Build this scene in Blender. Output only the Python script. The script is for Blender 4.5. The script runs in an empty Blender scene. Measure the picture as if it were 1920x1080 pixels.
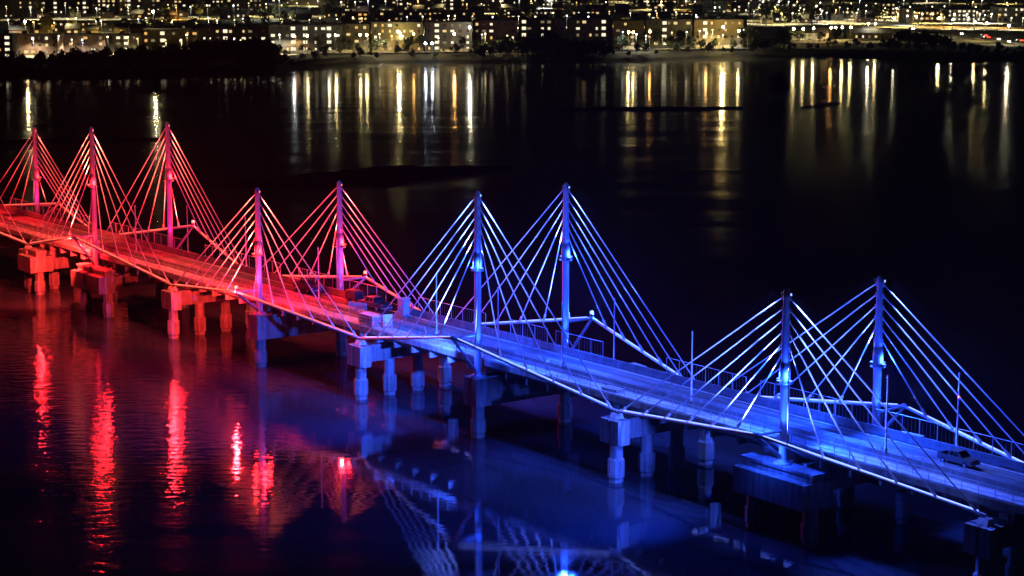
import bpy, math, random
from mathutils import Vector, Matrix
R = math.radians
rnd = random.Random(7)
sc = bpy.context.scene
col = sc.collection

# ------------------------------------------------------------------ helpers
class MB:
    """collects shapes, build() links them as ONE mesh object"""
    def __init__(s): s.v = []; s.f = []; s.m = []; s.sm = []
    def add(s, vs, fs, mi=0, smooth=False):
        o = len(s.v); s.v += [tuple(p) for p in vs]
        for q in fs: s.f.append([i + o for i in q]); s.m.append(mi); s.sm.append(smooth)
    def box(s, x0, x1, y0, y1, z0, z1, mi=0):
        if x0 > x1: x0, x1 = x1, x0
        if y0 > y1: y0, y1 = y1, y0
        s.add([(x0,y0,z0),(x1,y0,z0),(x1,y1,z0),(x0,y1,z0),(x0,y0,z1),(x1,y0,z1),(x1,y1,z1),(x0,y1,z1)],
              [(0,3,2,1),(4,5,6,7),(0,1,5,4),(1,2,6,5),(2,3,7,6),(3,0,4,7)], mi)
    def prism_x(s, prof, x0, x1, mi=0):
        """profile [(y,z)..] counter-clockwise seen from +x, swept along x"""
        n = len(prof)
        vs = [(x0,y,z) for y,z in prof] + [(x1,y,z) for y,z in prof]
        fs = [[i, (i+1) % n, n+(i+1) % n, n+i] for i in range(n)] + [list(range(n))[::-1], list(range(n, 2*n))]
        s.add(vs, fs, mi)
    def prism_y(s, prof, y0, y1, mi=0):
        n = len(prof)
        vs = [(x,y0,z) for x,z in prof] + [(x,y1,z) for x,z in prof]
        fs = [[i, (i+1) % n, n+(i+1) % n, n+i] for i in range(n)] + [list(range(n))[::-1], list(range(n, 2*n))]
        s.add(vs, fs, mi)
    def tube(s, pts, r, n=8, mi=0, r1=None, caps=True):
        pts = [Vector(p) for p in pts]; rings = []
        for i, p in enumerate(pts):
            if i == 0: d = pts[1]-pts[0]
            elif i == len(pts)-1: d = pts[-1]-pts[-2]
            else: d = (pts[i]-pts[i-1]).normalized() + (pts[i+1]-pts[i]).normalized()
            d.normalize(); a = Vector((0,0,1)) if abs(d.z) < .9 else Vector((1,0,0))
            u = d.cross(a).normalized(); w = d.cross(u)
            rr = r if r1 is None else r + (r1-r)*i/(len(pts)-1)
            rings.append([p + (u*math.cos(2*math.pi*k/n) + w*math.sin(2*math.pi*k/n))*rr for k in range(n)])
        vs = [q for g in rings for q in g]
        fs = [[i*n+k, i*n+(k+1) % n, (i+1)*n+(k+1) % n, (i+1)*n+k] for i in range(len(pts)-1) for k in range(n)]
        s.add(vs, fs, mi, True)
        if caps:
            m = len(pts)-1
            s.add(rings[0], [list(range(n))[::-1]], mi); s.add(rings[m], [list(range(n))], mi)
    def lathe(s, prof, x, y, n=12, mi=0, smooth=True):
        """[(r,z)..] turned about a vertical axis at x,y"""
        vs = [(x+r*math.cos(2*math.pi*k/n), y+r*math.sin(2*math.pi*k/n), z) for r, z in prof for k in range(n)]
        fs = [[i*n+k, i*n+(k+1) % n, (i+1)*n+(k+1) % n, (i+1)*n+k] for i in range(len(prof)-1) for k in range(n)]
        fs += [list(range(n))[::-1], [(len(prof)-1)*n+k for k in range(n)]]
        s.add(vs, fs, mi, smooth)
    def ball(s, c, r, mi=0, n=10):
        m = n//2; vs = [(c[0], c[1], c[2]-r)]; fs = []
        for i in range(1, m):
            t = -math.pi/2 + math.pi*i/m
            for k in range(n):
                a = 2*math.pi*k/n; vs.append((c[0]+r*math.cos(t)*math.cos(a), c[1]+r*math.cos(t)*math.sin(a), c[2]+r*math.sin(t)))
        vs.append((c[0], c[1], c[2]+r)); e = len(vs)-1
        for k in range(n):
            fs.append([0, 1+(k+1) % n, 1+k]); fs.append([e, e-n+k, e-n+(k+1) % n])
            for i in range(m-2): a = 1+i*n; fs.append([a+k, a+(k+1) % n, a+n+(k+1) % n, a+n+k])
        s.add(vs, fs, mi, True)
    def mesh(s, name, mats):
        me = bpy.data.meshes.new(name); me.from_pydata(s.v, [], s.f)
        for m in (mats if isinstance(mats, (list, tuple)) else [mats]): me.materials.append(m)
        me.polygons.foreach_set('material_index', s.m); me.polygons.foreach_set('use_smooth', s.sm)
        me.update(); return me
    def build(s, name, mats, parent=None):
        o = bpy.data.objects.new(name, s.mesh(name, mats)); col.objects.link(o)
        if parent is not None: o.parent = parent
        return o

def tag(o, label=None, cat=None, group=None, kind=None):
    if label: o['label'] = label
    if cat: o['category'] = cat
    if group: o['group'] = group
    if kind: o['kind'] = kind
    return o

def empty(name, loc, rz=0, parent=None):
    o = bpy.data.objects.new(name, None); col.objects.link(o); o.location = loc; o.rotation_euler = (0, 0, rz)
    o.empty_display_size = .5
    if parent is not None: o.parent = parent
    return o

def copy_tree(o, parent=None):
    c = o.copy(); col.objects.link(c)
    if parent is not None: c.parent = parent
    for ch in list(o.children): copy_tree(ch, c)
    return c

# ------------------------------------------------------------------ materials
def mat(name): m = bpy.data.materials.new(name); m.use_nodes = True; return m
def nodes(m): return m.node_tree.nodes, m.node_tree.links, m.node_tree.nodes['Principled BSDF']

def surf(name, c, rough=.7, metal=0., scale=1., amt=.35, bump=0., stain=0., spec=.5):
    """base colour broken up by two octaves of noise (wear, stains), optional bump"""
    m = mat(name); N, L, b = nodes(m)
    tc = N.new('ShaderNodeTexCoord')
    n1 = N.new('ShaderNodeTexNoise'); n1.inputs['Scale'].default_value = scale; n1.inputs['Detail'].default_value = 6
    n1.inputs['Roughness'].default_value = .65
    L.new(tc.outputs['Object'], n1.inputs['Vector'])
    rp = N.new('ShaderNodeValToRGB'); rp.color_ramp.elements[0].position = .3; rp.color_ramp.elements[1].position = .7
    rp.color_ramp.elements[0].color = (*[x*(1-amt) for x in c], 1); rp.color_ramp.elements[1].color = (*[min(1, x*(1+amt*.6)) for x in c], 1)
    L.new(n1.outputs['Fac'], rp.inputs['Fac']); last = rp.outputs['Color']
    if stain:
        mp = N.new('ShaderNodeMapping'); mp.inputs['Scale'].default_value = (1.3, 1.3, .12); L.new(tc.outputs['Object'], mp.inputs['Vector'])
        n2 = N.new('ShaderNodeTexNoise'); n2.inputs['Scale'].default_value = 1.6; n2.inputs['Detail'].default_value = 4; L.new(mp.outputs['Vector'], n2.inputs['Vector'])
        r2 = N.new('ShaderNodeValToRGB'); r2.color_ramp.elements[0].position = .42; r2.color_ramp.elements[1].position = .62
        k = 1-stain; r2.color_ramp.elements[0].color = (k, k, k, 1); r2.color_ramp.elements[1].color = (1, 1, 1, 1)
        L.new(n2.outputs['Fac'], r2.inputs['Fac'])
        mx = N.new('ShaderNodeMix'); mx.data_type = 'RGBA'; mx.blend_type = 'MULTIPLY'; mx.inputs['Factor'].default_value = 1
        L.new(last, mx.inputs['A']); L.new(r2.outputs['Color'], mx.inputs['B']); last = mx.outputs['Result']
    L.new(last, b.inputs['Base Color'])
    b.inputs['Roughness'].default_value = rough; b.inputs['Metallic'].default_value = metal
    b.inputs['Specular IOR Level'].default_value = spec
    if bump:
        bp = N.new('ShaderNodeBump'); bp.inputs['Strength'].default_value = bump; bp.inputs['Distance'].default_value = .05
        L.new(n1.outputs['Fac'], bp.inputs['Height']); L.new(bp.outputs['Normal'], b.inputs['Normal'])
    return m

def glow(name, c, e, sampled=False):
    m = mat(name); N, L, b = nodes(m)
    b.inputs['Base Color'].default_value = (.05, .05, .05, 1)
    b.inputs['Emission Color'].default_value = (*c, 1); b.inputs['Emission Strength'].default_value = e
    m.cycles.emission_sampling = 'AUTO' if sampled else 'NONE'
    return m

CONC = surf('concrete', (.38, .37, .35), .8, scale=.7, amt=.3, bump=.3, stain=.45)
CONC_LIGHT = surf('pale_concrete', (.62, .61, .59), .75, scale=1.1, amt=.4, bump=.2)
ROAD = surf('bridge_roadway', (.15, .147, .143), .75, scale=.22, amt=.65, bump=.2, spec=.3)
def add_tracks(m):
    N, L, b = nodes(m); src = b.inputs['Base Color'].links[0].from_socket
    tc = N.new('ShaderNodeTexCoord'); mp = N.new('ShaderNodeMapping'); mp.inputs['Scale'].default_value = (.035, 1.1, 1); L.new(tc.outputs['Object'], mp.inputs['Vector'])
    n = N.new('ShaderNodeTexNoise'); n.inputs['Scale'].default_value = 1; n.inputs['Detail'].default_value = 5; n.inputs['Roughness'].default_value = .7; L.new(mp.outputs['Vector'], n.inputs['Vector'])
    r = N.new('ShaderNodeValToRGB'); r.color_ramp.elements[0].position = .38; r.color_ramp.elements[1].position = .62; r.color_ramp.elements[0].color = (.42, .42, .42, 1); r.color_ramp.elements[1].color = (1.3, 1.3, 1.3, 1)
    L.new(n.outputs['Fac'], r.inputs['Fac']); mx = N.new('ShaderNodeMix'); mx.data_type = 'RGBA'; mx.blend_type = 'MULTIPLY'; mx.inputs['Factor'].default_value = 1
    L.new(src, mx.inputs['A']); L.new(r.outputs['Color'], mx.inputs['B']); L.new(mx.outputs['Result'], b.inputs['Base Color'])
add_tracks(ROAD)
BARR = surf('barrier_concrete', (.22, .22, .215), .8, scale=1.2, amt=.3, stain=.3)
STEEL = surf('painted_steel', (.62, .62, .64), .42, scale=2., amt=.12, stain=.15)
CABLE = surf('cable_sheath', (.74, .74, .76), .45, scale=9., amt=.2)
GALV = surf('galvanised_steel', (.45, .46, .47), .45, .3, scale=4., amt=.25)
DARKM = surf('dark_metal', (.05, .05, .055), .5, .2, scale=3., amt=.3)

# ------------------------------------------------------------------ camera
F_PX = 3840.73; PITCH = R(9.7287); CAM_Z = 59.7
cam = bpy.data.objects.new('camera', bpy.data.cameras.new('camera')); col.objects.link(cam)
cam.data.sensor_width = 36; cam.data.lens = F_PX/1920*36
cam.data.clip_start = 1; cam.data.clip_end = 30000
cam.location = (0, 0, CAM_Z); cam.rotation_euler = (R(90)-PITCH, 0, 0)
sc.camera = cam
_ct, _st = math.cos(PITCH), math.sin(PITCH)
def at(x, y, z):
    """ground point on the level z that stands at survey mark x, y"""
    d = Vector((x-960, _st*(540-y)+_ct*F_PX, _ct*(540-y)-_st*F_PX))
    return Vector((0, 0, CAM_Z)) + d*((z-CAM_Z)/d.z)

# ------------------------------------------------------------------ sky and moon
w = bpy.data.worlds.new('World'); sc.world = w; w.use_nodes = True
wn, wl = w.node_tree.nodes, w.node_tree.links
sky = wn.new('ShaderNodeTexSky'); sky.sky_type = 'NISHITA'; sky.sun_disc = False
sky.sun_elevation = R(-3.5); sky.sun_rotation = R(150)
wl.new(sky.outputs['Color'], wn['Background'].inputs['Color']); wn['Background'].inputs['Strength'].default_value = .05
sl = bpy.data.lights.new('moon', 'SUN'); sl.energy = .004; sl.angle = R(.5); sl.color = (.8, .88, 1)
moon = bpy.data.objects.new('moon', sl); col.objects.link(moon); moon.rotation_euler = (R(55), 0, R(150))

# ------------------------------------------------------------------ water
WATER = mat('river_water'); N, L, b = nodes(WATER)
geo = N.new('ShaderNodeNewGeometry')
sep = N.new('ShaderNodeSeparateXYZ'); L.new(geo.outputs['Position'], sep.inputs[0])
def math_node(op, a, bb=None, clamp=False):
    n = N.new('ShaderNodeMath'); n.operation = op; n.use_clamp = clamp
    for i, q in enumerate((a, bb)):
        if q is None: continue
        if isinstance(q, (int, float)): n.inputs[i].default_value = q
        else: L.new(q, n.inputs[i])
    return n.outputs[0]
def noise(sx, sy, detail=3, rough=.5, off=(0, 0, 0)):
    mp = N.new('ShaderNodeMapping'); mp.inputs['Scale'].default_value = (sx, sy, 1); mp.inputs['Location'].default_value = off
    L.new(geo.outputs['Position'], mp.inputs['Vector'])
    n = N.new('ShaderNodeTexNoise'); n.inputs['Scale'].default_value = 1; n.inputs['Detail'].default_value = detail; n.inputs['Roughness'].default_value = rough
    L.new(mp.outputs['Vector'], n.inputs['Vector']); return n.outputs['Fac']
def ramp(x, p0, p1, v0=0., v1=1.):
    n = N.new('ShaderNodeMapRange'); n.interpolation_type = 'SMOOTHSTEP'
    for k, q in zip(('From Min', 'From Max', 'To Min', 'To Max'), (p0, p1, v0, v1)): n.inputs[k].default_value = q
    L.new(x, n.inputs['Value']); return n.outputs['Result']
# open water beyond the bridge is ruffled by wind, the lee of the bridge is calm, with wind patches on the near left
far = ramp(sep.outputs['Y'], 330, 560)
patch = ramp(noise(.016, .011, 2), .46, .60)
left = ramp(sep.outputs['X'], -18, -42)
near_r = math_node('MULTIPLY', math_node('MAXIMUM', math_node('MULTIPLY', patch, .15), math_node('MULTIPLY', left, .8)), math_node('SUBTRACT', 1., far))
ruff = math_node('MAXIMUM', far, near_r)
streaky = noise(.012, .11, 4, .65)
rough = math_node('ADD', math_node('MULTIPLY', far, .062), math_node('MULTIPLY', near_r, .015))
rough = math_node('ADD', rough, .05)
rough = math_node('MULTIPLY', rough, ramp(streaky, .35, .65, .45, 1.45))
L.new(rough, b.inputs['Roughness'])
b.inputs['Base Color'].default_value = (.028, .034, .045, 1); b.inputs['IOR'].default_value = 1.4
rip = noise(.30, .85, 3, .55); swell = noise(.03, .09, 2, .5)
farwave = noise(.04, .28, 4, .6, (3, 7, 0)); farband = noise(.022, .11, 3, .6, (9, 2, 0))
h = math_node('ADD', math_node('MULTIPLY', rip, math_node('ADD', math_node('MULTIPLY', near_r, .085), .006)),
              math_node('MULTIPLY', far, math_node('ADD', math_node('MULTIPLY', farwave, .04), math_node('MULTIPLY', farband, .09))))
h = math_node('ADD', h, math_node('MULTIPLY', swell, .05))
bp = N.new('ShaderNodeBump'); bp.inputs['Strength'].default_value = 1; bp.inputs['Distance'].default_value = 1.
L.new(h, bp.inputs['Height']); L.new(bp.outputs['Normal'], b.inputs['Normal'])
wm = MB(); wm.add([(-2500, -600, 0), (2500, -600, 0), (2500, 1600, 0), (-2500, 1600, 0)], [(0, 1, 2, 3)])
tag(wm.build('river_water', WATER), 'dark river water mirroring the lit bridge and shore lights', 'water', kind='structure')

# ------------------------------------------------------------------ ground of the far shore
GROUND = surf('shore_ground', (.27, .245, .15), .95, scale=.05, amt=.6)
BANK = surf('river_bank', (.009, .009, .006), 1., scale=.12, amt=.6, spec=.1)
PAVE = surf('street_asphalt', (.06, .058, .055), .85, scale=.1, amt=.4)
GZ = 4.0
shore = [(-900, 840), (-420, 850), (-250, 866), (-160, 892), (-105, 905), (-97, 948), (-60, 985), (0, 990), (60, 998), (95, 1020), (150, 1040), (200, 1020), (260, 985), (380, 930), (900, 880)]
gm = MB()
lines = []
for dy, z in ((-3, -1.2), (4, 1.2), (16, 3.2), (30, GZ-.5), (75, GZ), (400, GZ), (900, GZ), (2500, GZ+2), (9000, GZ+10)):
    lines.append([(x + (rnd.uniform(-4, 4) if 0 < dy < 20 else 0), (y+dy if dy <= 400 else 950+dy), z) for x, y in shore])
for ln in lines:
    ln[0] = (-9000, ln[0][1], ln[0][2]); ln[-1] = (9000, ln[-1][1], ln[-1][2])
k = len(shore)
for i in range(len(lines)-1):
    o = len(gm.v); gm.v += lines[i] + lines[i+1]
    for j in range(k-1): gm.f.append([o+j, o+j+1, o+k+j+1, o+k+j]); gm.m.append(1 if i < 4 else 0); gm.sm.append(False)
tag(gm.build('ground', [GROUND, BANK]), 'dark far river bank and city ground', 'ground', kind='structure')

# low sand bars in the river
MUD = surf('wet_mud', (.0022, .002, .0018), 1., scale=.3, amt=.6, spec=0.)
def bar(pts, hgt, label):
    """pts: centre line with half widths along the river"""
    m = MB(); n = len(pts); top = []; lo = []
    for x, y, hw in pts:
        c = at(x, y, .0); dy = hw
        lo.append([(c.x, c.y-dy*1.0, -.3), (c.x, c.y-dy*.55, hgt*.8), (c.x, c.y+dy*.4, hgt), (c.x, c.y+dy, -.3)])
    vs = [p for r_ in lo for p in r_]
    m.add(vs, [[i*4+j, i*4+j+1, (i+1)*4+j+1, (i+1)*4+j][::-1] for i in range(n-1) for j in range(3)], 0, True)
    tag(m.build('sandbar', MUD), label, 'sandbar', kind='structure')
def wob(x0, y0, x1, y1, hw, n=26):
    out = []
    for i in range(n):
        t = i/(n-1); s = math.sin(math.pi*t)**.7
        out.append((x0+(x1-x0)*t, y0+(y1-y0)*t+rnd.uniform(-1.5, 1.5)*s, .2+hw*s*(1+.35*math.sin(t*17+hw)*math.sin(t*7.3)+rnd.uniform(-.15, .15))))
    return out
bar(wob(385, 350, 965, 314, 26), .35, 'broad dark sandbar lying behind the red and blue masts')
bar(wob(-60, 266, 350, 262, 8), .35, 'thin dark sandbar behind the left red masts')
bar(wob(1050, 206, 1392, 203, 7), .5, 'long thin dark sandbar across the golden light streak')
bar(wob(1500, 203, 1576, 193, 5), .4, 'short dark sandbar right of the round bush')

# ------------------------------------------------------------------ THE BRIDGE
BX = Vector((27.234, 200.08, 7.5)); BD = 2.2174347934
LS = 52.008; WS = 13.435
def loc(n, v, z): return Vector((n*LS, -v, z))
ROT = Matrix.Translation(BX) @ Matrix.Rotation(BD, 4, 'Z')
def bw(n, v, z): return ROT @ loc(n, v, z)
bridge = empty('cable_stayed_bridge', BX, BD)
tag(bridge, 'long cable stayed river bridge floodlit red on the left and blue on the right', 'bridge')
N0, N1 = -1.35, 6.6
X0, X1 = N0*LS, N1*LS
d = MB()
d.prism_x([(-.6, 1.98), (-.6, 1.35), (-2.4, .35), (-11., .35), (-12.83, 1.35), (-12.83, 1.98)][::-1], X0, X1)
for i in range(int((N1-N0)*13)):                      # cross ribs below the slab
    x = X0 + 2 + i*4.0
    d.box(x, x+.3, -12.2, -1.2, .15, 1.2)
d.build('deck', CONC, bridge)
r_ = MB(); r_.box(X0, X1, -10.12, -3.3, 1.9, 2.05); r_.build('roadway', ROAD, bridge)
for i in range(16):
    jm = MB(); jm.box(X0+20+i*26-.18, X0+20+i*26+.18, -10.1, -3.32, 2.03, 2.058); jm.build('expansion_joint', DARKM, bridge)
MARK = surf('road_paint', (.7, .7, .68), .6, scale=3, amt=.4)
for v in (3.75, 9.65):
    lm = MB(); lm.box(X0, X1, -v-.07, -v+.07, 2.04, 2.056); lm.build('edge_line', MARK, bridge)
for v0, v1 in ((.65, 2.85), (10.55, 12.8)):
    m = MB(); x = X0
    while x < X1:                                      # slabs with joints
        m.box(x, min(X1, x+3.96), -v1, -v0, 1.9, 2.16+rnd.uniform(0, .015)); x += 4.0
    m.build('walkway', CONC_LIGHT, bridge)
for v in (3.05, 10.37):
    m = MB(); m.prism_x([(-v-.22, 1.97), (-v+.22, 1.97), (-v+.2, 2.2), (-v+.1, 2.45), (-v+.08, 2.95), (-v-.08, 2.95), (-v-.1, 2.45), (-v-.2, 2.2)], X0, X1)
    m.build('barrier', BARR, bridge)
def railing(v, n0, n1, h, step=2.0, r=.035, zb=2.1, name='railing', mesh=False):
    m = MB(); x0, x1 = n0*LS+.1, n1*LS-.1; k = max(2, round((x1-x0)/step)); 
    for i in range(k+1):
        x = x0+(x1-x0)*i/k; m.tube([(x, -v, zb), (x, -v, zb+h)], r, 6)
    for q in ((.98, .62, .3) if not mesh else (.99, .04)): m.tube([(x0, -v, zb+h*q), (x1, -v, zb+h*q)], r*.8, 6)
    if mesh:
        k2 = int((x1-x0)/.5)
        for i in range(k2): x = x0+(x1-x0)*i/k2; m.tube([(x, -v, zb), (x, -v, zb+h)], .008, 4)
    return m.build(name, GALV, bridge)
for i in range(12):
    n0 = -1.2 + i*.5
    railing(.78, n0, n0+.5, 1.15)
    railing(3.05, n0, n0+.5, .45, 2.5, .03, 2.95, 'barrier_rail')
for n0, n1 in ((-1, -.42), (-.4, .1), (.1, .32), (.36, .62), (.84, 1.02), (1.05, 1.2), (1.3, 1.6), (1.75, 2.2), (2.3, 2.75), (2.9, 3.4), (3.5, 4.2)):
    railing(12.7, n0, n1, 1.9, 2.4, .045, 2.1, 'mesh_fence', True)

# ---- piers
def octo(m, x, v):
    m.lathe([(.74, -1.), (.74, -4.7), (.95, -4.95), (.95, -6.9), (.80, -7.05), (.80, -10.5)], x, -v, 8, 0, False)
def anchor_pier(n):
    p = empty('anchor_pier', loc(n, 0, 0), 0, bridge)
    c = MB(); c.prism_y([(-1.15, -2.5), (1.15, -2.5), (1.15, -.25), (-1.15, -.25)], -WS+.65, -.65)
    c.build('pier_cap', CONC, p)
    for v, sg in ((0, 1), (WS, -1)):
        m = MB(); m.prism_y([(-1.5, -3.1), (1.5, -3.1), (1.5, -.25), (-1.5, -.25)], -v-.7, -v+.55)
        for x0, x1 in ((-1.56, -.12), (.12, 1.56)): m.box(x0, x1, -v+sg*.5, -v+sg*1.1, -3., -.3)
        m.build('end_block', CONC, p)
    for v in (0, WS):
        b_ = MB(); b_.prism_x([(-v-.55, -.27), (-v+.55, -.27), (-v+.3, .35), (-v-.3, .35)], -.6, .6); b_.build('bearing', CONC_LIGHT, p)
    for v in (3, 6.7, 10.4):
        b_ = MB(); b_.box(-.5, .5, -v-.5, -v+.5, -.27, .36); b_.build('bearing', CONC_LIGHT, p)
    for k in range(4):
        m = MB(); octo(m, 0, WS*k/3); m.build('column', CONC, p)
def mast_pier(n, ln=5.1):
    p = empty('mast_pier', loc(n, 0, 0), 0, bridge)
    e = 1.2 if ln < 2 else -2.1
    c = MB(); c.prism_y([(-1.3, -3.5), (1.3, -3.5), (1.3, -.05 if ln < 2 else -.2), (-1.3, -.05 if ln < 2 else -.2)], -WS-e, e); c.build('pier_cap', CONC, p)
    for v in (0, WS):
        if ln > 2:
            m = MB(); m.box(-ln, ln, -v-2.05, -v+2.05, -3.6, -.95); m.build('plinth', CONC, p)
            m = MB(); m.box(-ln+.15, ln-.15, -v-.85, -v+.85, -1., -.3); m.box(-ln-.1, ln+.1, -v-1.0, -v+1.0, -.32, -.02); m.build('plinth_beam', CONC, p)
        for sx in ((-1, 1) if ln > 2 else (0,)):
            m = MB(); m.lathe([(.78, -3.5), (.78, -5.2), (.95, -5.4), (.95, -6.9), (.82, -7.05), (.82, -10.5)], sx*(ln-1.1), -v, 8, 0, False); m.build('column', CONC, p)
for k in range(-1, 6): anchor_pier(k+.5)
for k in range(0, 5): mast_pier(k, 1.3 if k in (1, 2, 4) else 5.1)
mast_pier(3.45, 2.6)

# ---- masts, cables, edge tubes, lamps
BLUE = (.012, .062, 1.); RED = (1., .012, .017); CROWN = {(.012, .062, 1.): (.035, .085, 1.), (1., .012, .017): (1., .055, .028)}; VIO = (.30, .10, 1.); MAG = (.75, .02, .62)
WASH = {BLUE: (.11, .19, 1.), RED: (1., .13, .08)}
PIERC = {BLUE: (.03, .085, 1.), RED: (1., .032, .026)}
def unit_col(k): return BLUE if k < 2 else RED
LENS = {BLUE: glow('blue_lamp_lens', (.2, .35, 1), 2), RED: glow('red_lamp_lens', (1, .16, .12), 2)}
STRIP = {BLUE: glow('blue_light_strip', (.15, .22, 1), 3.2, True), RED: glow('red_light_strip', (1, .13, .07), 2.0, True)}
STAR = {BLUE: glow('blue_flood_lens', (.16, .28, 1), 3.2, True), RED: glow('red_flood_lens', (1, .14, .09), 3.2, True)}
KZ = [3.4, 5.1, 3.4, 5.1, 3.4]
MZ = [17.9, 22.57, 17.9, 22.57, 17.9]
def tube_pt(k, side, t, s):
    """t 0..1 from the kink at mast k to the pier anchor on the s side"""
    off = 3.64 if side == 0 else 4.2
    v = (-off if side == 0 else WS+off)*(1-t) + (0 if side == 0 else WS)*t
    if side == 1: v = WS+off*(1-t)
    return Vector(((k + .5*s*t)*LS, -v, KZ[k]*(1-t) + .55*t))
def lamp(name, kind, pos, power, c, parent=None, aim=None, cone=120, blend=.6, rad=.25):
    l = bpy.data.lights.new(name, kind); l.energy = power; l.color = c; l.shadow_soft_size = rad
    if kind == 'SPOT': l.spot_size = R(cone); l.spot_blend = blend
    o = bpy.data.objects.new(name, l); col.objects.link(o); o.location = pos
    if aim is not None: o.rotation_euler = (Vector(aim)-Vector(pos)).to_track_quat('-Z', 'Y').to_euler()
    return o
stars = {(1, 1), (2, 1), (3, 1), (2, 0)}
for k in range(5):
    c = unit_col(k)
    for side in (0, 1):
        v = 0 if side == 0 else WS; H = MZ[k]; out = 1 if side == 0 else -1     # out: +y local is the near side
        mp = empty('mast', loc(k, v, 0), 0, bridge)
        m = MB(); m.lathe([(.95, .0), (.95, .12), (.5, .14), (.44, .5), (.40, H*.7), (.33, H-.9), (.33, H-.3), (.06, H)], 0, 0, 14)
        for i in range(6):
            z = H-1.0-i*1.18
            m.box(-.62, .62, -.07, .07, z-.22, z+.2)
        m.build('shaft', STEEL, mp)
        zc = H-8.7
        cl = MB(); cl.lathe([(.46, zc-.9), (.56, zc-.8), (.56, zc+.2), (.47, zc+1.1)], 0, 0, 14); cl.lathe([(.8, zc-1.0), (.8, zc-.88)], 0, 0, 14, 0, False)
        cl.build('collar', GALV, mp)
        for fx_, fy_ in ((-.78, 0), (.78, 0), (0, out*.78)):
            hb = MB(); hb.box(fx_-.2, fx_+.2, fy_-.2, fy_+.2, zc-.85, zc-.6); hb.box(fx_-.16, fx_+.16, fy_-.16, fy_+.16, zc-.6, zc-.55, 1)
            hb.build('floodlight', [DARKM, LENS[c]], mp)
        for sx in (-1, 1):
            hb = MB(); hb.box(sx*.36, sx*.62, -.12, .12, H-.72, H-.46); hb.box(sx*.62, sx*.65, -.1, .1, H-.7, H-.48, 1)
            hb.build('floodlight', [DARKM, LENS[c]], mp)
        # cables
        cabs = []
        for s in (-1, 1):
            for i in range(6):
                a = Vector((s*.55, 0, H-1.0-i*1.18)); t = .97-i*.165
                q = tube_pt(k, side, t, s) - loc(k, v, 0)
                cabs.append((a, q))
        if k < 4:
            for a, q in cabs:
                m = MB(); m.tube([a, q], .072, 8)
                dd = (a-q).normalized(); m.tube([q, q+dd*1.1], .15, 8)
                m.build('cable', CABLE, mp)
        else:
            m = MB()
            for a, q in cabs: m.tube([a, q], .085, 6)
            tag(m.build('cable', CABLE, mp), kind='stuff')
        # bowed edge tube from pier to pier and its bracket
        m = MB(); m.tube([tube_pt(k, side, 1.0, -1)] + [tube_pt(k, side, t, -1) for t in (.7, .4, .08)] + [tube_pt(k, side, 0, 1) + Vector((0, 0, .03))] + [tube_pt(k, side, t, 1) for t in (.08, .4, .7, 1.0)], .17, 10)
        m.build('edge_tube', STEEL, bridge)
        kk = tube_pt(k, side, 0, 1)
        m = MB(); m.tube([kk, loc(k, v, 0)+Vector((0, out*.3, KZ[k]))], .15, 8)
        m.tube([kk-Vector((0, 0, .1)), loc(k, v, 0)+Vector((0, out*.35, .7))], .2, 8); m.ball(kk, .36)
        m.build('bracket', STEEL, bridge)
        # ---- light
        base = bw(k, v, 0)
        # collar floods: upward/downward wash on mast, cables and deck
        fx = Vector((0, out*.8, 0))
        dim = (1, 1, .7, .75, .25)[k]
        for sx in (-1, 1):
            lamp('collar_flood', 'POINT', ROT @ (loc(k, v, zc-.3) + Vector((sx*1.1, out*.35, 0))), 1800*dim, c, rad=.35)
            for t_ in (.92, .3):
                lamp('crown_flood', 'SPOT', ROT @ (loc(k, v, H-.45) + Vector((sx*.85, out*.25, 0))), (60000 if t_ > .5 else 30000)*dim, CROWN[c], aim=ROT @ tube_pt(k, side, t_, sx), cone=26, blend=1., rad=.2)
            lamp('crown_wash', 'SPOT', ROT @ (loc(k, v, H-.2) + Vector((sx*1.0, out*.45, 0))), 30000*dim, WASH[c], aim=ROT @ tube_pt(k, side, .6, sx), cone=58, blend=.9, rad=.2)
        # flood on the kink washing the cable fan, tube and mast from below
        for sx in (-1, 1):
            lamp('kink_flood', 'SPOT', ROT @ (kk + Vector((sx*.5, out*.3, .6))), (32000 if k < 2 else 19000)*dim, WASH[c], aim=ROT @ (loc(k, v, H*.64) + Vector((sx*10.5, 0, 0))), cone=58, blend=.8, rad=.3)
        for sx in (-1, 1):
            lamp('collar_uplight', 'SPOT', ROT @ (loc(k, v, zc+.3) + Vector((sx*1.0, out*.7, 0))), 14000*dim, WASH[c], aim=ROT @ (loc(k, v, H-2.2) + Vector((sx*3.4, 0, 0))), cone=58, blend=.9, rad=.2)
        # lit strip along the top of the edge tube
        m = MB()
        for s in (-1, 1): m.tube([tube_pt(k, side, t, s)+Vector((0, 0, .20)) for t in (.97, .5, .03)], .062, 6)
        m.build('light_strip', STRIP[c], bridge)
        # flood on the bracket washing the deck
        if (k, side) in stars:
            fl = empty('floodlight', kk+Vector((0, 0, .35)), 0, bridge)
            hb = MB(); hb.box(-.25, .25, -.25, .25, 0, .2); hb.build('housing', DARKM, fl)
            le = MB(); le.ball((0, 0, .42), .24); le.build('lens', STAR[c], fl)
            lamp('star_flood', 'POINT', ROT @ (kk+Vector((0, out*.5, .85))), 12000, c, rad=.3)
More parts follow.
